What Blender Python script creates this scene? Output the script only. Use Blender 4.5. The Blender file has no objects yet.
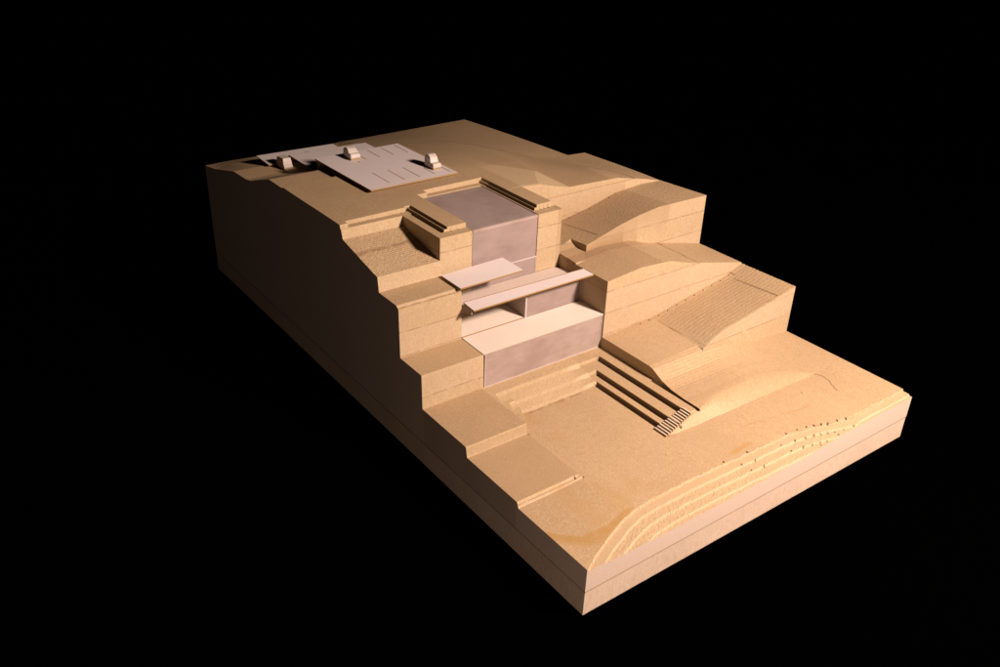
import bpy, bmesh, math, random
import numpy as np
from mathutils import Matrix, Vector

# ------------------------------------------------------------------ camera
scene = bpy.context.scene
C = scene.collection
CAM_POS = Vector((-0.84776627, -0.83702939, 1.22260689))
ROT = ((0.80616188, -0.59076142, 0.03322604),      # right
       (-0.2619104, -0.40663299, -0.87524428),     # down
       (0.53057135, 0.69688633, -0.48253858))      # forward
cam_data = bpy.data.cameras.new('camera')
cam = bpy.data.objects.new('camera', cam_data)
C.objects.link(cam)
r, d, f = [Vector(v) for v in ROT]
m = Matrix.Identity(4)
for i in range(3):
    m[i][0] = r[i]; m[i][1] = -d[i]; m[i][2] = -f[i]; m[i][3] = CAM_POS[i]
cam.matrix_world = m
cam_data.sensor_width = 36.0
cam_data.lens = 36.0 * 0.90278
cam_data.clip_start = 0.01
cam_data.clip_end = 100
scene.camera = cam
scene.render.resolution_x = 1024
scene.render.resolution_y = 683

# ------------------------------------------------------------------ world: dark studio
w = bpy.data.worlds.new('World')
scene.world = w
w.use_nodes = True
w.node_tree.nodes['Background'].inputs[0].default_value = (0, 0, 0, 1)
w.node_tree.nodes['Background'].inputs[1].default_value = 0.0

def area(name, loc, target, size, power, color):
    l = bpy.data.lights.new(name, 'AREA')
    l.shape = 'DISK'; l.size = size; l.energy = power; l.color = color
    o = bpy.data.objects.new(name, l); C.objects.link(o)
    o.location = loc
    o.rotation_euler = (Vector(target) - Vector(loc)).to_track_quat('-Z', 'Y').to_euler()
    return o
area('key_lamp', (0.93, -0.98, 1.54), (0.50, 0.6, 0.2), 0.27, 114, (1.0, 0.785, 0.675))
area('fill_lamp', (-2.6, -2.4, 0.6), (0.0, 0.6, 0.2), 0.8, 6.4, (1.0, 0.76, 0.60))
area('low_bounce_lamp', (-0.50, -0.30, 0.04), (0.0, 0.22, 0.06), 0.30, 0.80, (1.0, 0.74, 0.60))

scene.view_settings.view_transform = 'Standard'
scene.view_settings.look = 'None'
scene.view_settings.exposure = 0.0
scene.view_settings.gamma = 1.0

# ------------------------------------------------------------------ materials
def new_mat(name):
    mt = bpy.data.materials.new(name); mt.use_nodes = True
    nt = mt.node_tree
    return mt, nt, nt.nodes, nt.links, nt.nodes['Principled BSDF']

def N(nodes, typ, **kw):
    n = nodes.new(typ)
    for k, v in kw.items(): setattr(n, k, v)
    return n

def mathn(nt, op, a, b=None, c=None, clamp=False):
    n = nt.nodes.new('ShaderNodeMath'); n.operation = op; n.use_clamp = clamp
    for i, x in enumerate((a, b, c)):
        if x is None: continue
        if isinstance(x, (int, float)): n.inputs[i].default_value = x
        else: nt.links.new(x, n.inputs[i])
    return n.outputs[0]

def mixc(nt, fac, a, b, blend='MIX'):
    n = nt.nodes.new('ShaderNodeMix'); n.data_type = 'RGBA'; n.blend_type = blend
    for s, x in ((n.inputs['Factor'], fac), (n.inputs['A'], a), (n.inputs['B'], b)):
        if isinstance(x, (int, float)): s.default_value = x
        elif isinstance(x, tuple): s.default_value = (*x, 1)
        else: nt.links.new(x, s)
    return n.outputs['Result']

def ramp(nt, v, lo, hi, a=0.0, b=1.0):
    n = nt.nodes.new('ShaderNodeMapRange'); n.interpolation_type = 'SMOOTHSTEP'
    nt.links.new(v, n.inputs[0])
    n.inputs[1].default_value = lo; n.inputs[2].default_value = hi
    n.inputs[3].default_value = a; n.inputs[4].default_value = b
    return n.outputs[0]

def noise(nt, co, scale, detail=3.0, rough=0.55, sc=(1, 1, 1)):
    if sc != (1, 1, 1):
        mp = nt.nodes.new('ShaderNodeMapping'); mp.inputs['Scale'].default_value = sc
        nt.links.new(co, mp.inputs[0]); co = mp.outputs[0]
    n = nt.nodes.new('ShaderNodeTexNoise'); n.inputs['Scale'].default_value = scale
    n.inputs['Detail'].default_value = detail; n.inputs['Roughness'].default_value = rough
    nt.links.new(co, n.inputs['Vector'])
    return n.outputs['Fac']

LAYER = 0.0575
def fibreboard(name, base, cut, terrain=False, speck=0.22):
    """pressed wood-fibre board: fine speckle, soft clouds, glued seams every LAYER on cut walls"""
    mt, nt, nd, lk, bs = new_mat(name)
    geo = N(nd, 'ShaderNodeNewGeometry')
    pos = geo.outputs['Position']
    sp = N(nd, 'ShaderNodeSeparateXYZ'); lk.new(pos, sp.inputs[0])
    sn = N(nd, 'ShaderNodeSeparateXYZ'); lk.new(geo.outputs['True Normal'], sn.inputs[0])
    flat = ramp(nt, sn.outputs[2], 0.80, 0.985)
    col = mixc(nt, flat, cut, base)
    # clouds
    n1 = noise(nt, pos, 7, 4)
    col = mixc(nt, ramp(nt, n1, 0.3, 0.7), col, mixc(nt, 0.16, col, (0.24, 0.145, 0.07)))
    # fine fibres
    n2 = noise(nt, pos, 330, 3, 0.7)
    col = mixc(nt, ramp(nt, n2, 0.38, 0.66), mixc(nt, speck, col, (0.14, 0.075, 0.032)), mixc(nt, 0.10, col, (0.75, 0.62, 0.44)))
    n3 = noise(nt, pos, 900, 2, 0.6)
    col = mixc(nt, ramp(nt, n3, 0.64, 0.76, 0, 0.35), col, (0.13, 0.075, 0.035))
    n3b = noise(nt, pos, 70, 4, 0.7)
    col = mixc(nt, ramp(nt, n3b, 0.45, 0.75, 0, 0.20), col, (0.26, 0.155, 0.065))
    # vertical machining streaks on walls
    n4 = noise(nt, pos, 260, 3, 0.6, (1, 1, 0.14))
    wallf = mathn(nt, 'SUBTRACT', 1.0, flat)
    col = mixc(nt, mathn(nt, 'MULTIPLY', wallf, ramp(nt, n4, 0.42, 0.70, 0, 0.22)), col, (0.29, 0.185, 0.08))
    # glue seams
    wob = noise(nt, pos, 18, 3)
    z = mathn(nt, 'ADD', sp.outputs[2], mathn(nt, 'MULTIPLY', mathn(nt, 'SUBTRACT', wob, 0.5), 0.004))
    fr = mathn(nt, 'FRACT', mathn(nt, 'DIVIDE', z, LAYER))
    dist = mathn(nt, 'MINIMUM', fr, mathn(nt, 'SUBTRACT', 1.0, fr))
    seam = ramp(nt, dist, 0.010, 0.032, 0.55, 0.0)
    notflat = ramp(nt, sn.outputs[2], 0.975, 0.995, 1.0, 0.0)
    if terrain:
        a0 = N(nd, 'ShaderNodeAttribute'); a0.attribute_name = 'burnt'
        notflat = mathn(nt, 'MULTIPLY', notflat, mathn(nt, 'SUBTRACT', 1.0, mathn(nt, 'MULTIPLY', mathn(nt, 'MULTIPLY', a0.outputs['Fac'], 9.0), flat), None, True))
    breakup = ramp(nt, noise(nt, pos, 40, 3), 0.32, 0.55, 0.25, 1.0)
    col = mixc(nt, mathn(nt, 'MULTIPLY', mathn(nt, 'MULTIPLY', seam, notflat), breakup), col, (0.13, 0.06, 0.022))
    # tone of each glued layer
    lay = mathn(nt, 'FLOOR', mathn(nt, 'DIVIDE', z, LAYER))
    wn = N(nd, 'ShaderNodeTexWhiteNoise'); wn.noise_dimensions = '1D'; lk.new(mathn(nt, 'ADD', lay, 3.3), wn.inputs['W'])
    tone = ramp(nt, wn.outputs['Value'], 0, 1, 0.0, 0.22)
    col = mixc(nt, mathn(nt, 'MULTIPLY', tone, wallf), col, (0.50, 0.385, 0.29))
    if terrain:
        at = N(nd, 'ShaderNodeAttribute'); at.attribute_name = 'stain'
        s = at.outputs['Fac']
        stn = mathn(nt, 'MULTIPLY', s, ramp(nt, noise(nt, pos, 45, 3, 0.6, (1, 1, 1)), 0.25, 0.6, 0.55, 1.0))
        col = mixc(nt, stn, col, (0.33, 0.185, 0.055))
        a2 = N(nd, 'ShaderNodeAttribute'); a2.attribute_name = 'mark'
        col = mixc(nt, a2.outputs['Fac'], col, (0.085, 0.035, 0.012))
        ak = N(nd, 'ShaderNodeAttribute'); ak.attribute_name = 'kerf_shade'
        col = mixc(nt, mathn(nt, 'MULTIPLY', mathn(nt, 'MULTIPLY', ak.outputs['Fac'], wallf), 0.52), col, (0.10, 0.05, 0.022))  # steep slot walls coloured darker, standing in for their shade
        a3 = N(nd, 'ShaderNodeAttribute'); a3.attribute_name = 'milled'
        col = mixc(nt, a3.outputs['Fac'], col, cut)
        a5 = N(nd, 'ShaderNodeAttribute'); a5.attribute_name = 'outer'
        col = mixc(nt, mathn(nt, 'MULTIPLY', a5.outputs['Fac'], 0.75), col, (0.60, 0.475, 0.395))
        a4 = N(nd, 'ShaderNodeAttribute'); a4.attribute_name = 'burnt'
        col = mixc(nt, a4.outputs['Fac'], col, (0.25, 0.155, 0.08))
    lk.new(col, bs.inputs['Base Color'])
    bs.inputs['Roughness'].default_value = 0.82
    bs.inputs['Specular IOR Level'].default_value = 0.25
    b1 = N(nd, 'ShaderNodeBump'); b1.inputs['Strength'].default_value = 0.35; b1.inputs['Distance'].default_value = 0.0010
    hh = mathn(nt, 'ADD', n2, mathn(nt, 'ADD', mathn(nt, 'MULTIPLY', n3, 0.6), mathn(nt, 'MULTIPLY', mathn(nt, 'MULTIPLY', n4, wallf), 1.4)))
    lk.new(hh, b1.inputs['Height']); lk.new(b1.outputs[0], bs.inputs['Normal'])
    return mt

def cardboard(name, base, edge):
    """thin pale card; brown core shows on the cut edges"""
    mt, nt, nd, lk, bs = new_mat(name)
    geo = N(nd, 'ShaderNodeNewGeometry')
    sn = N(nd, 'ShaderNodeSeparateXYZ'); lk.new(geo.outputs['True Normal'], sn.inputs[0])
    top = ramp(nt, mathn(nt, 'ABSOLUTE', sn.outputs[2]), 0.5, 0.8)
    n1 = noise(nt, geo.outputs['Position'], 420, 2)
    c = mixc(nt, ramp(nt, n1, 0.3, 0.7, 0, 0.13), base, (0.42, 0.34, 0.28))
    n2 = noise(nt, geo.outputs['Position'], 9, 3)
    c = mixc(nt, ramp(nt, n2, 0.35, 0.7, 0, 0.10), c, (0.45, 0.34, 0.27))
    lk.new(mixc(nt, top, edge, c), bs.inputs['Base Color'])
    bs.inputs['Roughness'].default_value = 0.8
    bs.inputs['Specular IOR Level'].default_value = 0.2
    b = N(nd, 'ShaderNodeBump'); b.inputs['Strength'].default_value = 0.12; b.inputs['Distance'].default_value = 0.0006
    lk.new(n1, b.inputs['Height']); lk.new(b.outputs[0], bs.inputs['Normal'])
    return mt

def plaster(name, base, streak, pale):
    """mauve brushed coating with faint drags and paler rubbed edges"""
    mt, nt, nd, lk, bs = new_mat(name)
    geo = N(nd, 'ShaderNodeNewGeometry')
    pos = geo.outputs['Position']
    n1 = noise(nt, pos, 12, 5, 0.65, (1, 1, 1.6))
    c = mixc(nt, ramp(nt, n1, 0.32, 0.72, 0, 0.85), base, streak)
    rot = nd.new('ShaderNodeMapping'); rot.inputs['Rotation'].default_value = (0, math.radians(28), 0); rot.inputs['Scale'].default_value = (1, 2, 5)
    lk.new(pos, rot.inputs[0])
    n2 = noise(nt, rot.outputs[0], 24, 3, 0.6)
    c = mixc(nt, ramp(nt, n2, 0.45, 0.8, 0, 0.16), c, pale)
    n3 = noise(nt, pos, 300, 2)
    c = mixc(nt, ramp(nt, n3, 0.68, 0.75, 0, 0.25), c, (0.8, 0.72, 0.68))
    at = N(nd, 'ShaderNodeAttribute'); at.attribute_name = 'rub'
    c = mixc(nt, at.outputs['Fac'], c, pale)
    lk.new(c, bs.inputs['Base Color'])
    bs.inputs['Roughness'].default_value = 0.55
    bs.inputs['Specular IOR Level'].default_value = 0.3
    b = N(nd, 'ShaderNodeBump'); b.inputs['Strength'].default_value = 0.2; b.inputs['Distance'].default_value = 0.0008
    lk.new(n2, b.inputs['Height']); lk.new(b.outputs[0], bs.inputs['Normal'])
    return mt

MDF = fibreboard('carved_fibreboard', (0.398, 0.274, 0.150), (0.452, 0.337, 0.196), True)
MDF_BASE = fibreboard('base_fibreboard', (0.45, 0.33, 0.22), (0.66, 0.51, 0.385), False, 0.10)
MDF_SLAT = fibreboard('slat_fibreboard', (0.60, 0.50, 0.38), (0.40, 0.29, 0.17))
CARD = cardboard('pale_card', (0.60, 0.53, 0.51), (0.27, 0.155, 0.055))
CARD_WARM = cardboard('cream_card', (0.63, 0.55, 0.465), (0.45, 0.37, 0.30))
CARD_TAN = cardboard('tan_card', (0.50, 0.41, 0.35), (0.27, 0.155, 0.055))
PLASTER = plaster('mauve_coating', (0.275, 0.208, 0.185), (0.215, 0.158, 0.138), (0.35, 0.28, 0.26))
PLASTER_PALE = plaster('pale_mauve_coating', (0.345, 0.266, 0.232), (0.250, 0.180, 0.150), (0.43, 0.35, 0.325))
RUBBED = plaster('rubbed_edge_coating', (0.44, 0.37, 0.36), (0.36, 0.29, 0.28), (0.50, 0.43, 0.42))
CARPAINT = plaster('brushed_white_paint', (0.56, 0.50, 0.45), (0.40, 0.31, 0.24), (0.64, 0.58, 0.54))
CARWOOD = fibreboard('raw_block_wood', (0.42, 0.30, 0.12), (0.40, 0.28, 0.11))
SLOT = new_mat('scored_line_brown')[0]
SLOT.node_tree.nodes['Principled BSDF'].inputs['Base Color'].default_value = (0.23, 0.125, 0.05, 1)
SLOT.node_tree.nodes['Principled BSDF'].inputs['Roughness'].default_value = 0.9
SEAM = fibreboard('glue_line_brown', (0.30, 0.19, 0.11), (0.34, 0.22, 0.135))
BLACK = new_mat('black_velvet')[0]
_b = BLACK.node_tree.nodes['Principled BSDF']
_b.inputs['Base Color'].default_value = (0.0002, 0.0002, 0.0002, 1); _b.inputs['Roughness'].default_value = 1.0
_b.inputs['Specular IOR Level'].default_value = 0.0

# ------------------------------------------------------------------ helpers
def obj_from_bm(name, bm, mat, parent=None, bevel=0.0, smooth=False):
    me = bpy.data.meshes.new(name)
    bm.normal_update(); bm.to_mesh(me); bm.free()
    o = bpy.data.objects.new(name, me); C.objects.link(o)
    me.materials.append(mat)
    if parent is not None:
        o.parent = parent
        o.matrix_parent_inverse = Matrix.Translation(-Vector(parent.location))
    if bevel > 0:
        b = o.modifiers.new('bevel', 'BEVEL'); b.width = bevel; b.segments = 3; b.limit_method = 'ANGLE'
    if smooth:
        for p in me.polygons: p.use_smooth = True
    return o

def tag(o, label=None, cat=None, group=None, kind=None):
    if label: o['label'] = label
    if cat: o['category'] = cat
    if group: o['group'] = group
    if kind: o['kind'] = kind
    return o

def empty(name, loc, label, cat, group=None, rz=0.0):
    o = bpy.data.objects.new(name, None); C.objects.link(o)
    o.location = loc; o.rotation_euler = (0, 0, rz)
    o.empty_display_size = 0.02
    return tag(o, label, cat, group)

def box(bm, x0, x1, y0, y1, z0, z1):
    v = [bm.verts.new(p) for p in ((x0, y0, z0), (x1, y0, z0), (x1, y1, z0), (x0, y1, z0),
                                   (x0, y0, z1), (x1, y0, z1), (x1, y1, z1), (x0, y1, z1))]
    for q in ((0, 3, 2, 1), (4, 5, 6, 7), (0, 1, 5, 4), (1, 2, 6, 5), (2, 3, 7, 6), (3, 0, 4, 7)):
        bm.faces.new([v[i] for i in q])
    return bm

def sheet(bm, poly, thick):
    """poly: (x, y, z of the top face) counter-clockwise from above"""
    top = [bm.verts.new(p) for p in poly]
    bot = [bm.verts.new((p[0], p[1], p[2] - thick)) for p in poly]
    n = len(poly)
    bm.faces.new(top); bm.faces.new(bot[::-1])
    for i in range(n):
        j = (i + 1) % n
        bm.faces.new((top[j], top[i], bot[i], bot[j]))
    bmesh.ops.recalc_face_normals(bm, faces=bm.faces)
    return bm

# ------------------------------------------------------------------ surface below
g = bmesh.new()
vs = [g.verts.new(p) for p in ((-6, -6, -0.004), (8, -6, -0.004), (8, 9, -0.004), (-6, 9, -0.004))]
g.faces.new(vs)
ground = obj_from_bm('ground', g, BLACK)
tag(ground, kind='structure')

# ------------------------------------------------------------------ terrain heights
def nz(x, y, s, seed=0):
    """cheap smooth value noise, -1..1"""
    rs = np.random.RandomState(seed)
    G = rs.rand(64, 64) * 2 - 1
    u = (x * s) % 63; v = (y * s) % 63
    i = np.floor(u).astype(int); j = np.floor(v).astype(int)
    a = u - i; b = v - j
    a = a * a * (3 - 2 * a); b = b * b * (3 - 2 * b)
    return (G[i, j] * (1 - a) * (1 - b) + G[i + 1, j] * a * (1 - b) + G[i, j + 1] * (1 - a) * b + G[i + 1, j + 1] * a * b)

def ip(x, xs, ys): return np.interp(x, xs, ys)
def sstep(x, a, b):
    t = np.clip((x - a) / (b - a), 0, 1); return t * t * (3 - 2 * t)

def C0(x):
    c = ip(x, [-.05, .002, .03, .085, .13, .177, .23, .275, .367, .434, .5, .56, .62, .66, .70, .73, .76, .785, .80, 1.05],
              [-.03, 0, .016, .040, .057, .0695, .073, .0735, .073, .071, .068, .066, .064, .058, .050, .042, .033, .027, .025, .025])
    saw = ((x / .0068) % 1.0)
    c = c + np.where(x < .27, .0009 * (saw - .5), 0) * sstep(x, 0, .02) + .0004 * nz(x, x * 0, 70, 4)
    return c

def plateau(x, y):
    pf = ip(x, [0, .16, .45, .50, .556, .594, .659, .83, .937, 1], [.447, .447, .4505, .452, .448, .437, .421, .416, .394, .378])
    pm = ip(x, [0, .45, .55, .62, .7, .93, 1], [.442, .4505, .446, .436, .412, .374, .372])
    pm = ip(x, [0, .45, .515, .62, .70, .80, .93, 1], [.4425, .4512, .4512, .442, .420, .396, .375, .372])
    pf2 = ip(x, [0, .45, .5, .62, .659, .83, .937, 1], [.447, .4508, .4530, .4440, .4215, .416, .394, .378])
    pk = ip(x, [0, .15, .51, .93, 1], [.336, .340, .340, .346, .345])
    t = sstep(y, .876, 1.19)
    a = pf2 * (1 - t) + pm * t
    a = np.where(x > .44, np.minimum(a, pf + .13 * np.maximum(y - .863, 0)), a)
    # back slope, right of the parking sheets: straight fall; left: road cut
    ly = ip(y, [1.19, 1.272, 1.40, 1.43, 1.521, 1.671, 1.753], [.4385, .4375, .395, .390, .389, .338, .336])
    ry = np.clip((y - 1.05) / .703, 0, 1) ** 1.5
    rt = pm * (1 - ry) + pk * ry
    # under the sheets the ground drops right behind the plateau edge
    ly2 = ip(y, [1.19, 1.276, 1.33, 1.41, 1.575, 1.671, 1.753], [.4405, .4385, .405, .390, .388, .348, .337])
    ly = ip(y, [1.19, 1.272, 1.40, 1.43, 1.521, 1.671, 1.753], [.4385, .4375, .395, .390, .386, .349, .336])
    lg = ip(y, [1.19, 1.272, 1.40, 1.43, 1.521, 1.671, 1.753], [.4385, .4375, .395, .390, .3865, .3585, .3380])
    ly = ly + (lg - ly) * sstep(x, .0, .07)
    k = sstep(x, .12, .17)
    left = ly * (1 - k) + ly2 * k
    s = sstep(x, .412, .445)
    b = left * (1 - s) + rt * s
    a = np.where((x > .43) & (y > 1.05), a * (1 - ry) + pk * ry, a)
    return np.where(y < 1.19, a, b)

LIPD = [(.0300 + .0222 * i) for i in range(8)]

def height(x, y):
    x = np.asarray(x, float); y = np.asarray(y, float)
    # ---- lower ground
    z = ip(x, [0, .12, .15, .4, .8, 1], [.1095, .1130, .1145, .1145, .1185, .1205])
    # contour steps down to the front edge
    c0 = C0(x); drop = np.zeros_like(z)
    for k, dz in enumerate((.0050, .0040, .0040, .0036, .003, .003)):
        e = c0 - .0205 * k + .0009 * nz(x + k * .37, y, 60, 11 + k)
        fade = np.where(x > .80, (1.0 if k < 1 else 0.0), 1.0)
        wdt = .0016 if k < 1 else .0022
        drop += dz * fade * (1 - sstep(y, e - wdt, e))
    drop += np.where(x > .80, .0035 * (1 - sstep(y, .0065, .009)), 0)
    rough = np.where((y < c0 - .0205) & (x < .80), .0003 * nz(x, y, 150, 5) + .0004 * nz(x, y, 320, 6), 0)
    z = z - drop + rough
    # ---- left terraces
    z = np.where((x < .162) & (y >= .1970), .1095 + (.1215 - .1095) * sstep(y, .1970, .2045) * (1 - .45 * sstep(x, .12, .162)), z)
    inT1 = (x < .154) & (y > .2045)
    z = np.where(inT1, .1212, z)
    z = np.where((x >= .154) & (x < .5) & (y > .2045) & (y < .54), np.maximum(z, .1145), z)
    # ---- sunken forecourt with three steps, behind and to the right
    L1 = (x > .4145) | (y > .447) | ((y > .36) & (x < .197 - (.447 - y) * .50))
    L2 = (x > .4400) | (y > .474) | ((y > .40) & (x < .184 - (.474 - y) * .38))
    L3 = (x > .4790) | (y > .510) | ((y > .44) & (x < .172 - (.510 - y) * .25))
    fore = (x > .154) & (x < .512) & (y > .2045) & (y < .545)
    zf = .1145 + .0078 * L1 + .0080 * L2 + .0080 * L3
    # softened front-facing steps on the back side
    soft = (x < .4145)
    wv = .0016 * nz(x, y * 0 + .1, 28, 7)
    st3 = .0078 * sstep(y + wv, .438, .448) + .008 * sstep(y + wv, .466, .476) + .008 * sstep(y + wv, .501, .512)
    ln = .0238 * np.clip((y - .432) / .080, 0, 1)
    kx = .82 * (1 - sstep(x, .36, .41))
    zs = .1145 + st3 * (1 - kx) + ln * kx + .00025 * nz(x, y, 120, 8) * (y > .430) + .00025 * nz(x, y, 300, 18) * (y > .430)
    zf = np.where(soft, np.maximum(zs, np.where(x < .2, zf, 0)), zf)
    z = np.where(fore & ((L1) | (y > .4)), np.maximum(zf, z), z)
    # bank at the foot of the raised strips and of the hillside
    a0 = ip(x, [.395, .41, .48, .512, .60, .70, .78, .85, .885, .9], [.1145, .1185, .1350, .1375, .1365, .1345, .1310, .1250, .1195, .1195])
    g0 = ip(x, [0, .12, .15, .4, .8, 1], [.1095, .1130, .1145, .1145, .1185, .1205])
    ybot = ip(x, [.39, .88], [.199, .186]); ytop = ip(x, [.39, .48, .52, .60, .70, .80, .88], [.214, .217, .222, .250, .262, .245, .192])
    tb = np.clip((y - ybot) / np.maximum(ytop - ybot, .002), 0, 1)
    bank = g0 + (a0 - g0) * np.sin(tb * np.pi / 2)
    z = np.where((x >= .395) & (x < .90) & (y < ytop) & (y > ybot), bank, z)
    z = np.where((x >= .395) & (x < .512) & (y >= ytop) & (y < .25), np.minimum(z, np.maximum(bank, zf)), z)
    # deep slots routed at the foot of each raised strip
    for (sx0, sx1, sy0, sy1) in ((.4060, .4145, .2375, .442), (.4315, .4400, .2375, .4685), (.4703, .4790, .2375, .509), (.5030, .512, .214, .36)):
        xm = (sx0 + sx1) / 2; hw = (sx1 - sx0) / 2
        yy = sy1 - hw; y0_ = sy0 + (hw if sx0 > .5 else 0)
        ins = (np.abs(x - xm) < hw) & (y > y0_) & (y < yy)
        ins |= ((x - xm) ** 2 + (y - yy) ** 2 < hw * hw)
        if sx0 > .5: ins |= ((x - xm) ** 2 + (y - y0_) ** 2 < hw * hw)
        z = np.where(ins, .062, z)
    # ---- hillside apron to the right
    z362 = ip(x, [.50, .66, .69, .774, .873, 1], [.1665, .1665, .1665, .154, .1325, .1205])
    tl = ip(y, [.262, .302, .332, .366, .380], [0, .10, .34, .90, 1])
    tr = np.clip((y - ytop) / (.372 - ytop), 0, 1) ** 1.3
    wb = sstep(x, .60, .84)
    t = tl * (1 - wb) + tr * wb
    ap = np.maximum(a0 * 1.0, g0) * (1 - t) + z362 * t
    scal = .00030 * np.abs(np.sin(np.pi * y / .0078))
    stripe = ((x > .53) & (x < .80) & (y > .285) & (y < .40)).astype(float)
    z = np.where((x >= .512) & (y >= ytop) & (y < .381), ap - scal * stripe, z)
    # ---- R1 terrace
    rf = ip(x, [.508, .66, .676, .705, .744, .818, .882, .932, 1], [.1660, .1665, .1668, .186, .201, .213, .2265, .235, .249])
    rb = ip(x, [.508, .676, .776, .933, 1], [.1655, .174, .194, .222, .246])
    t = np.clip((y - .362) / .165, 0, 1)
    r1 = rf * (1 - t) + rb * t
    tex = sstep(x, .665, .705)
    r1 = r1 - tex * (.00042 * np.abs(np.sin(np.pi * y / .0115)) + .00030 * np.abs(np.sin(np.pi * (x / .0062 + np.floor(y / .0115) * .5))) + .00030 * nz(x, y, 290, 3))
    r1 = r1 - .0015 * ((x > .9385) & (x < .9425) & (y > .37) & (y < .515))
    ps = (x < .68) & (y < .41) & (x > .53)
    r1 = r1 - scal * ps
    y1 = .362 + ip(x, [.5, .69, .70], [.008, .006, 0])
    z = np.where((x >= .512) & (y >= .362) & (y < .5385), np.where((x < .676) & (y < .380), ap - scal * stripe, r1), z)
    # ---- building pit
    z = np.where((x >= .160) & (x < .512) & (y >= .5425) & (y < .7185), .1395, z)
    # left terraces upper
    z = np.where((x < .154) & (y >= .370), .1212 + (.1445 - .1212) * sstep(y, .3700, .3755), z)
    z = np.where((x >= .154) & (x < .160) & (y >= .48) & (y < .545), .1395, z)
    z = np.where((x < .160) & (y >= .5395), .144 + (.2270 - .144) * ip(y, [.5395, .5425], [0, 1]), z)
    z = np.where((x < .160) & (y >= .6285), .2270 + (.3440 - .2270) * ip(y, [.6285, .6315], [0, 1]) + .0055 * sstep(y, .6315, .642), z)
    sl = .3835 + ip(y, [.7165, .873], [0, .0325]) - .0006 * np.abs(np.sin(np.pi * y / .0066)) * (y > .73) + .0004 * nz(x, y, 330, 9)
    z = np.where((x < .160) & (y >= .7135), .3495 + (sl - .3495) * ip(y, [.7135, .7185], [0, 1]), z)
    z = np.where((x < .190) & (y >= .873), .4160 + (.4380 - .4160) * ip(y, [.873, .8795], [0, 1]), z)
    # ---- piers
    pier = (x >= .160) & (x < .512) & (y >= .7185) & ((x < .498) | (y < .7475))
    z = np.where(pier, .4380, z)
    inA = (x >= .188) & (x < .2475) & (y >= .7455)
    z = np.where(inA, .4440, z)
    z = np.where((x >= .1965) & (x < .2475) & (y >= .7455), .4495, z)
    inB = (x >= .4470) & (x < .4960) & (y >= .7455)
    z = np.where(inB, .4440, z)
    z = np.where((x >= .2475) & (x < .4385) & (y >= .7185) & (y < .957), .1395, z)
    z = np.where((x >= .4535) & (x < .4960) & (y >= .7455), .4500, z)
    z = np.where((((x >= .4535) & (x < .4980)) | ((x >= .1965) & (x < .2475))) & (y >= .7455), plateau(x, np.maximum(y, .8635)), z)
    for (qa, qb, ye) in ((.1800, .1880, .905), (.1902, .1965, .905), (.4422, .4470, .9430), (.4487, .4535, .9430)):
        z = np.where((x >= qa) & (x < qb) & (y >= .7475) & (y < ye - .001), .4230, z)
    # lip ledge behind the left slope
    z = np.where((x >= .020) & (x < .188) & (y >= .8795) & (y < .8985), .4380, z)
    # ---- R2
    r2 = ip(x, [.508, .62, .72, .80, .95, 1], [.3145, .3255, .3185, .294, .2595, .2475])
    r2 = r2 + .0002 * nz(x, y, 200, 12)
    z = np.where((x >= .512) & (y >= .5385), r2, z)
    # ---- R3
    f3 = ip(x, [.55, .575, .69, .75, .82, 1], [.330, .338, .370, .382, .391, .3885])
    b3 = ip(x, [.55, .64, .72, .825, .92, 1], [.322, .333, .347, .374, .382, .3785])
    t = np.clip((y - .69) / .173, 0, 1)
    r3 = f3 * (1 - t) + b3 * t + .0003 * nz(x, y, 240, 13)
    r3 = r3 - .0010 * ((x > .6225) & (x < .6255) & (y > .705) & (y < .84) & (nz(x, y, 30, 2) > -.5))
    rampz = ip(y, [.66, .69, .725, .745, .770], [.3190, .3195, .3215, .328, .350])
    r3 = np.where(x < .575, np.minimum(r3, rampz), r3)
    z = np.where(((x >= .512) & (y >= .690)) | ((x >= .498) & (y >= .7475)), r3, z)
    z = np.where((x >= .512) & (x < .575) & (y > .655) & (y < .69), np.maximum(z, ip(y, [.655, .69], [.3180, .3205])), z)
    # ---- plateau
    p = plateau(x, y)
    z = np.where((x >= .496) & (y >= .863), p, z)
    z = np.where((x < .1795) & (y >= .8985), p, z)
    z = np.where((x >= .1795) & (x < .188) & (y >= .905), p, z)
    z = np.where((x < .020) & (y >= .884), p, z)
    z = np.where((x >= .188) & (x < .2475) & (y >= .905), p, z)
    z = np.where((x >= .2475) & (x < .496) & (y >= np.where(x < .276, .957, .9755)), p, z)
    # round scallops left by the drill along the lips
    for (cx, cy, rr, top) in SCALLOPS:
        z = np.where(((x - cx) ** 2 + (y - cy) ** 2 < rr * rr), np.minimum(z, top), z)
    for (cx, cy, rr, dp) in HOLES:
        z = np.where(((x - cx) ** 2 + (y - cy) ** 2 < rr * rr), z - dp, z)
    return z

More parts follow.
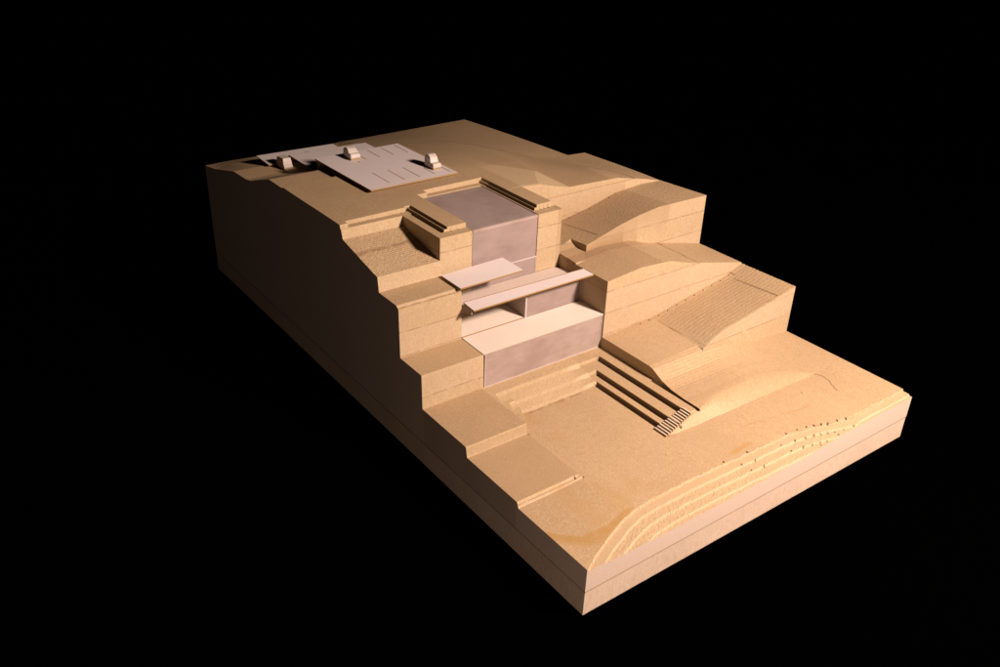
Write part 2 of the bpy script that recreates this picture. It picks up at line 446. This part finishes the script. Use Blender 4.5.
SCALLOPS = []
HOLES = []
row1 = [(.434, .073), (.500, .068), (.623, .064), (.654, .060), (.680, .055), (.700, .050), (.717, .044), (.734, .038), (.759, .033), (.783, .027)]
row2 = [(.464, .052), (.500, .047), (.586, .049), (.626, .044), (.654, .038), (.677, .033), (.695, .028), (.712, .022), (.729, .017), (.753, .011), (.782, .006)]
row3 = [(.470, .031), (.505, .026), (.593, .027), (.627, .022), (.652, .017), (.673, .012), (.690, .007), (.728, .0065), (.668, .0065)]
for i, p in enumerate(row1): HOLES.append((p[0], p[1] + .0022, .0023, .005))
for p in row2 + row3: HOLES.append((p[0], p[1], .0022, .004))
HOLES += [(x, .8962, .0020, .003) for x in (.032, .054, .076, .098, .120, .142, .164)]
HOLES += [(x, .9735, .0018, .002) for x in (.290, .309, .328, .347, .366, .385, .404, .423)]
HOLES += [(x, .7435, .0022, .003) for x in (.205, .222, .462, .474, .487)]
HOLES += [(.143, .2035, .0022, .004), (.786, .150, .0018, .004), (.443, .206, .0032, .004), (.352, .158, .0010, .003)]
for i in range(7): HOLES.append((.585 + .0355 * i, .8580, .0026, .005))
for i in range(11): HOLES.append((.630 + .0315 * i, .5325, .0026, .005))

# ---- grid lines: fine at the front, paired lines at every wall
def lines(lo, hi, step_fn, walls):
    out = [lo]; v = lo
    while v < hi - 1e-9:
        v += step_fn(v); out.append(min(v, hi))
    out = [o for o in out if all(abs(o - wv) > .0007 for wv in walls)]
    for wv in walls: out += [wv - .00025, wv + .00025]
    if out[0] != lo: out.append(lo)
    out = sorted(set(round(o, 6) for o in out if lo <= o <= hi) | {lo, hi})
    return np.array(out)
wx = [.498, .1800, .1902, .4422, .4487, .4060, .4315, .4703, .5030, .020, .154, .160, .188, .1965, .2475, .276, .4145, .4385, .4400, .4470, .4535, .4790, .496, .512, .512, .575, .9385, .9425]
wy = [.362, .5395, .5425, .5385, .545, .6285, .6315, .690, .7135, .7185, .7455, .863, .873, .8795, .8985, .905, .957, .9755, 1.276]
XS = lines(0.0, 1.0, lambda v: .0016, wx)
YS = lines(0.0, 1.753, lambda v: .0012 if v < .085 else (.0017 if v < .56 else (.0022 if v < 1.0 else .005)), wy)
GX, GY = np.meshgrid(XS, YS, indexing='ij')
GZ = height(GX, GY)
nx, ny = GX.shape
ZB = LAYER - .0002
KEEP = ~((0.5 * (GX[:-1, :-1] + GX[1:, 1:]) > .9305) & (0.5 * (GY[:-1, :-1] + GY[1:, 1:]) > 1.19))

def build_terrain(parent):
    idx = np.arange(nx * ny).reshape(nx, ny)
    a = idx[:-1, :-1][KEEP]; b = idx[1:, :-1][KEEP]; c = idx[1:, 1:][KEEP]; dd = idx[:-1, 1:][KEEP]
    faces = np.stack([a, b, c, dd], 1)
    verts = np.stack([GX.ravel(), GY.ravel(), GZ.ravel()], 1)
    # skirt: every boundary edge drops to the seam of the base board
    Kp = np.pad(KEEP, 1)
    sk_v = []; sk_f = []; base = len(verts)
    def quad(i0, i1):
        n = base + len(sk_v)
        p, q = verts[i0], verts[i1]
        sk_v.extend([p, q, (q[0], q[1], ZB), (p[0], p[1], ZB)])
        sk_f.append((n, n + 3, n + 2, n + 1))
    ii, jj = np.nonzero(KEEP)
    for (di, dj, e0, e1) in ((0, -1, (0, 0), (1, 0)), (0, 1, (1, 1), (0, 1)), (-1, 0, (0, 1), (0, 0)), (1, 0, (1, 0), (1, 1))):
        m_ = ~Kp[ii + 1 + di, jj + 1 + dj]
        for i, j in zip(ii[m_], jj[m_]):
            quad(idx[i + e0[0], j + e0[1]], idx[i + e1[0], j + e1[1]])
    verts = np.concatenate([verts, np.array(sk_v)])
    faces = np.concatenate([faces, np.array(sk_f)])
    me = bpy.data.meshes.new('carved_hillside')
    me.vertices.add(len(verts)); me.vertices.foreach_set('co', verts.astype(np.float32).ravel())
    me.loops.add(faces.size); me.loops.foreach_set('vertex_index', faces.astype(np.int32).ravel())
    me.polygons.add(len(faces))
    me.polygons.foreach_set('loop_start', np.arange(0, faces.size, 4, dtype=np.int32))
    me.polygons.foreach_set('loop_total', np.full(len(faces), 4, dtype=np.int32))
    me.update(calc_edges=True); me.shade_flat()
    # surface marks of the board itself, plus shade painted into the slots
    X, Y = verts[:, 0], verts[:, 1]
    Z = verts[:, 2]
    st = np.zeros(len(verts)); mk = np.zeros(len(verts)); ml = np.zeros(len(verts)); bu = np.zeros(len(verts))
    # glue showing through the sanded face, front left and by the contour steps
    topy = ip(X, [0, .02, .05, .11, .16], [.122, .096, .072, .068, .080]) + .004 * ((X / .008) % 1)
    s1 = sstep(topy - Y, 0, .006) * (1 - sstep(topy - Y, .018, .050)) * (X < .18) * (Y > C0(X) + .001)
    st = np.maximum(st, .8 * s1 * (Z > .1))
    s2 = np.exp(-(((X - .505 - (Y - .088) * 1.4) / .040) ** 2 + ((Y - .086) / .0095) ** 2) * 1.2)
    st = np.maximum(st, .62 * sstep(s2 + .25 * nz(X, Y, 90, 21), .3, .75) * (Y > C0(X) + .001) * (Y < .13))
    s3 = .35 * sstep(nz(X, Y, 9, 22) + .4 * nz(X, Y, 30, 23), .1, .8) * (Y > .075) * (Y < .44) * (Z < .118)
    st = np.maximum(st, s3)
    kf = np.zeros(len(verts))  # slot areas whose walls get painted shade
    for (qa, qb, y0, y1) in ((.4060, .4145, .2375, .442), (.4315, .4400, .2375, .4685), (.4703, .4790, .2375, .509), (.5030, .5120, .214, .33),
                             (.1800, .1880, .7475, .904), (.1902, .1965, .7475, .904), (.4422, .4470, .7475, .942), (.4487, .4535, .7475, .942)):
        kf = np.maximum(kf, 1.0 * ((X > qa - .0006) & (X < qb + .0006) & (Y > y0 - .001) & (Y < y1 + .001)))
    # glue line arcs
    arc = np.abs(Y - ip(X, [.52, .554, .629, .728, .80], [.150, .140, .127, .109, .104])) * (1 + 0 * X)
    st = np.maximum(st, .7 * (1 - sstep(arc, .0008, .0022)) * (X > .53) * (X < .76) * (Y < .2) * (nz(X, Y, 30, 31) > -.35))
    cr = np.abs(X - ip(Y, [.10, .117, .148, .172, .184], [.859, .868, .886, .889, .880]) - .0022 * nz(Y * 3, X * 0, 50, 41))
    mk = np.maximum(mk, .75 * (1 - sstep(cr, .0006, .0022)) * (Y > .108) * (Y < .186))
    g1 = (X > .9375) & (X < .9435) & (Y > .37) & (Y < .515) & (Z > .2)
    mk = np.maximum(mk, .55 * g1 * (ip(Y, [.37, .46, .515], [1, .5, .1])) * (((Y / .0075) % 1) > .3))
    g2 = (X > .6220) & (X < .6260) & (Y > .705) & (Y < .84) & (Z > .3)
    mk = np.maximum(mk, .45 * g2)
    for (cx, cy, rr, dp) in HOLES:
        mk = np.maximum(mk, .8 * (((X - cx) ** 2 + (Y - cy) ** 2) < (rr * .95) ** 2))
    ml = np.where((Y < C0(X) - .001), .35, 0)
    ml = np.maximum(ml, .25 * ((Y > .438) & (Y < .545) & (X > .15) & (X < .415)))
    ml = np.maximum(ml, .45 * ((Y > .865) & (Y < 1.045) & (X > .497) & (X < ip(Y, [.863, .954, 1.03, 1.05], [.657, .622, .56, .52]))))
    ml = np.where(Z < .075, 0, ml)
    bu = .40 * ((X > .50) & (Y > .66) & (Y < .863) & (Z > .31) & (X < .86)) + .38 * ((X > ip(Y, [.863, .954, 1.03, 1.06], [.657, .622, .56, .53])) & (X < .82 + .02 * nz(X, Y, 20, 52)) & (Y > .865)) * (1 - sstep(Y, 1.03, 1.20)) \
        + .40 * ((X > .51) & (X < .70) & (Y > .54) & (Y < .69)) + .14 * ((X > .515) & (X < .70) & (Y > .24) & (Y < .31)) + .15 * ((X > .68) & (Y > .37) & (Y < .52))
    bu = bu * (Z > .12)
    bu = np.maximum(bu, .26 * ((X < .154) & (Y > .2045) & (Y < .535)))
    ou = np.zeros(len(verts)); ou[base:] = 1.0
    for nm, arr in (('stain', st), ('mark', mk), ('milled', ml), ('burnt', bu), ('outer', ou), ('kerf_shade', kf)):
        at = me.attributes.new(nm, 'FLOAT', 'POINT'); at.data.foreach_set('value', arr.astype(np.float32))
    me.materials.append(MDF)
    o = bpy.data.objects.new('carved_hillside', me); C.objects.link(o)
    o.parent = parent
    return o

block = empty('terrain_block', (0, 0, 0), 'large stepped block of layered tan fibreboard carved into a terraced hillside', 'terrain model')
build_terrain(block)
bm = bmesh.new()
pl = [(.0008, .0008), (.9995, .0005), (.9995, 1.1895), (.930, 1.1895), (.930, 1.7525), (.0005, 1.7525)]
sheet(bm, [(x, y, LAYER - .0026) for x, y in pl], LAYER - .0026)
obj_from_bm('base_board', bm, MDF_BASE, block)

bm = box(bmesh.new(), .0012, .9985, .0002, .0030, .0546, .0575)
obj_from_bm('glue_seam', bm, SEAM, block)
# open stair of thin slats climbing from the forecourt to the raised strips
bm = bmesh.new()
nslat = 12
for i in range(nslat):
    x0 = .3975 + i * .00735
    zt = .1195 + i * .00195
    bm2 = box(bm, x0, x0 + .0037, .2025 + .0009 * i, .2380, .108, zt)
stair = obj_from_bm('stair_flight', bm, MDF_SLAT, block, bevel=.0004)
tag(stair, 'flight of pale slats beside the three dark grooves')

# ------------------------------------------------------------------ upper tower volume
tower = empty('tower_block', (.34, .72, .14), 'tall mauve block with flat top set between two tan piers', 'building')
def subdiv_box(x0, x1, y0, y1, z0, z1):
    return box(bmesh.new(), x0, x1, y0, y1, z0, z1)
obj_from_bm('block', subdiv_box(.2490, .4380, .7200, .9560, .1400, .4365), PLASTER, tower, bevel=.0012)
bm = box(bmesh.new(), .2520, .4400, .7186, .7205, .3275, .3312)
obj_from_bm('seam_strip', bm, RUBBED, tower, bevel=.0006)
bm = box(bmesh.new(), .4362, .4382, .7188, .7204, .286, .3275)
obj_from_bm('corner_strip', bm, RUBBED, tower, bevel=.0005)

bm = box(bmesh.new(), .2495, .4375, .7192, .7275, .4300, .4374)
obj_from_bm('front_rim', bm, PLASTER_PALE, tower, bevel=.0008)
# ------------------------------------------------------------------ lower terraced building
house = empty('terrace_building', (.34, .54, .14), 'low wide building with mauve front, open white terrace and long narrow roof', 'building')
obj_from_bm('lower_block', subdiv_box(.1650, .5112, .5440, .7180, .1396, .2255), PLASTER_PALE, house, bevel=.0012)
bm = bmesh.new()
box(bm, .1640, .1662, .5425, .5442, .1396, .2245)
obj_from_bm('corner_strip', bm, RUBBED, house)
bm = bmesh.new(); box(bm, .5088, .5110, .5428, .5442, .1420, .2240); obj_from_bm('corner_strip', bm, RUBBED, house)
bm = bmesh.new(); box(bm, .1665, .5085, .5426, .5441, .1396, .1412); obj_from_bm('foot_strip', bm, RUBBED, house)
bm = bmesh.new(); sheet(bm, [(.1590, .5415, .2285), (.5115, .5415, .2285), (.5115, .6285, .2285), (.1612, .6285, .2285)], .0026)
obj_from_bm('terrace_floor', bm, CARD_WARM, house)
bm = bmesh.new(); sheet(bm, [(.1612, .6290, .2300), (.3400, .6290, .2300), (.3400, .7177, .2312), (.1612, .7177, .2312)], .0028)
obj_from_bm('room_floor', bm, CARD_WARM, house)
obj_from_bm('room_block', subdiv_box(.3440, .5112, .6300, .7175, .2258, .2835), PLASTER, house, bevel=.0008)
bm = bmesh.new(); box(bm, .3385, .3435, .6270, .6310, .2288, .2838)
obj_from_bm('partition_edge', bm, RUBBED, house, bevel=.0005)
bm = bmesh.new(); box(bm, .3395, .3438, .6310, .7174, .2288, .2835)
obj_from_bm('partition_wall', bm, PLASTER_PALE, house)
bm = bmesh.new(); box(bm, .5092, .5112, .6288, .6300, .2288, .2838)
obj_from_bm('corner_strip', bm, RUBBED, house)
bm = bmesh.new(); box(bm, .1625, .1650, .5960, .5985, .3020, .3098)
obj_from_bm('roof_post', bm, RUBBED, house)
# rear roof, then the narrow front roof strip lying higher
bm = bmesh.new()
sheet(bm, [(.1612, .6280, .2870), (.5115, .6280, .2870), (.5115, .6980, .2870), (.4960, .7178, .2870), (.1612, .7178, .2870)], .0030)
obj_from_bm('rear_roof', bm, CARD_TAN, house)
bm = bmesh.new(); sheet(bm, [(.1650, .5900, .3135), (.5110, .5880, .3150), (.5110, .6250, .3150), (.1680, .6340, .3135)], .0035)
obj_from_bm('roof_strip', bm, CARD, house)

bm = box(bmesh.new(), .1615, .3395, .6283, .6293, .2270, .2304)
obj_from_bm('floor_joint', bm, SLOT, house)
bm = bmesh.new(); sheet(bm, [(.1680, .6338, .3142), (.5110, .6248, .3157), (.5110, .6262, .3157), (.1680, .6352, .3142)], .0030)
obj_from_bm('roof_edge', bm, SLOT, house)
# small canopy slab resting on the left terrace
bm = bmesh.new(); sheet(bm, [(.1530, .6250, .3560), (.3280, .6280, .3560), (.3290, .7100, .3560), (.1530, .7030, .3560)], .0035)
canopy = obj_from_bm('canopy_slab', bm, CARD)
tag(canopy, 'small rectangular white card canopy jutting out in front of the tall mauve block', 'canopy')

# ------------------------------------------------------------------ parking deck and approach sheets
deck = empty('parking_deck', (.28, 1.17, .4525), 'white card parking deck with scored stall lines on the top plateau', 'parking deck')
bm = bmesh.new()
ZD = .4565
sheet(bm, [(.1570, 1.0220, ZD), (.4130, 1.0240, ZD), (.4060, 1.3180, ZD), (.1490, 1.3120, ZD)], .0035)
obj_from_bm('deck_sheet', bm, CARD, deck)
stalls = [(.2225, 1.047, 1.133), (.2675, 1.047, 1.133), (.3110, 1.046, 1.131), (.3560, 1.046, 1.100), (.4000, 1.040, 1.085),
          (.3030, 1.236, 1.306), (.3455, 1.236, 1.305), (.3890, 1.234, 1.306), (.2620, 1.237, 1.270), (.2360, 1.222, 1.235)]
for sx, ya, yb in stalls:
    bm = bmesh.new(); box(bm, sx - .0009, sx + .0009, ya, yb, ZD - .0005, ZD + .0004)
    obj_from_bm('stall_line', bm, SLOT, deck)
bm = bmesh.new(); box(bm, .236, .40, 1.0395, 1.0405, ZD - .0005, ZD + .0002)
obj_from_bm('stall_line', bm, CARD_WARM, deck)
bm = bmesh.new(); box(bm, .1530, .1680, 1.2960, 1.3100, .395, ZD - .0036)
obj_from_bm('support_post', bm, CARWOOD, deck)

bm = bmesh.new()
sheet(bm, [(.1650, 1.3560, .4085), (.4080, 1.3560, .4085), (.4080, 1.5110, .4070), (.1650, 1.5180, .4070)], .0030)
rampo = obj_from_bm('ramp_sheet', bm, CARD)
tag(rampo, 'small white card ramp between the parking deck and the far road strip', 'ramp')
bm = bmesh.new()
sheet(bm, [(.0940, 1.4960, .3960), (.3300, 1.5060, .3985), (.3320, 1.5750, .3985), (.0960, 1.5880, .3960)], .0030)
road = obj_from_bm('road_sheet', bm, CARD)
tag(road, 'narrow white card strip along the far edge behind the parking deck', 'road strip')
bm = bmesh.new(); box(bm, .2250, .2400, 1.5390, 1.5425, .3965, .3992)
o = obj_from_bm('scored_mark', bm, SLOT); o.parent = road

# ------------------------------------------------------------------ block cars (one solid, hand painted)
def loft(bm, sections):
    """sections: list of (y, halfwidth_bottom, halfwidth_top, z_bottom, z_top) joined along y"""
    rings = []
    for (y, hb, ht, zb, zt) in sections:
        pts = [(-hb, zb), (hb, zb), (hb, zb + (zt - zb) * .45), (ht, zt), (-ht, zt), (-hb, zb + (zt - zb) * .45)]
        rings.append([bm.verts.new((px, y, pz)) for px, pz in pts])
    for a, b in zip(rings[:-1], rings[1:]):
        for i in range(6):
            j = (i + 1) % 6
            bm.faces.new((a[i], a[j], b[j], b[i]))
    bm.faces.new(rings[0][::-1]); bm.faces.new(rings[-1])
    bmesh.ops.recalc_face_normals(bm, faces=bm.faces)
    return bm

def car(loc, rz, sc, body, cabin, label):
    root = empty('model_car', (0, 0, 0), label, 'model car', 'hand painted block cars by the parking deck')
    b = obj_from_bm('base', loft(bmesh.new(), [(-.0215, .0118, .0120, 0, .0040), (.0215, .0118, .0120, 0, .0040)]), CARWOOD, root, bevel=.0008)
    obj_from_bm('body', loft(bmesh.new(), body), CARPAINT, root, bevel=.0028)
    obj_from_bm('cabin', loft(bmesh.new(), cabin), CARPAINT, root, bevel=.0030)
    root.location = loc; root.rotation_euler = (0, 0, rz); root.scale = (sc, sc, sc)
    return root
# body runs along y, bonnet towards -y
car((.3790, 1.0920, ZD + .0003), 0.0, 1.0,
    [(-.0225, .0125, .0120, .0038, .0125), (-.0195, .0128, .0120, .0038, .0160), (.0225, .0128, .0120, .0038, .0170)],
    [(-.0090, .0122, .0108, .0160, .0170), (-.0035, .0122, .0104, .0160, .0300), (.0040, .0122, .0104, .0160, .0345), (.0170, .0122, .0100, .0160, .0335), (.0222, .0120, .0096, .0160, .0260)],
    'tall rounded white block car at the right end of the parking deck')
car((.2360, 1.2700, ZD + .0003), -.06, 1.14,
    [(-.0240, .0125, .0118, .0038, .0110), (-.0200, .0130, .0120, .0038, .0150), (.0200, .0130, .0120, .0038, .0160)],
    [(-.0130, .0122, .0112, .0148, .0155), (-.0030, .0122, .0104, .0148, .0222), (.0060, .0122, .0100, .0148, .0242), (.0160, .0120, .0096, .0148, .0215), (.0235, .0112, .0090, .0140, .0150)],
    'low beetle-backed white block car in the middle of the parking deck')
car((.1300, 1.4660, .3898), 0.02, 1.04,
    [(-.0200, .0128, .0124, .0038, .0105), (-.0175, .0128, .0122, .0038, .0130), (.0260, .0128, .0122, .0038, .0150)],
    [(-.0165, .0124, .0118, .0130, .0140), (-.0120, .0124, .0108, .0130, .0300), (.0200, .0124, .0108, .0130, .0290), (.0265, .0124, .0110, .0130, .0240)],
    'boxy van-like white block car on the tan road left of the parking deck')
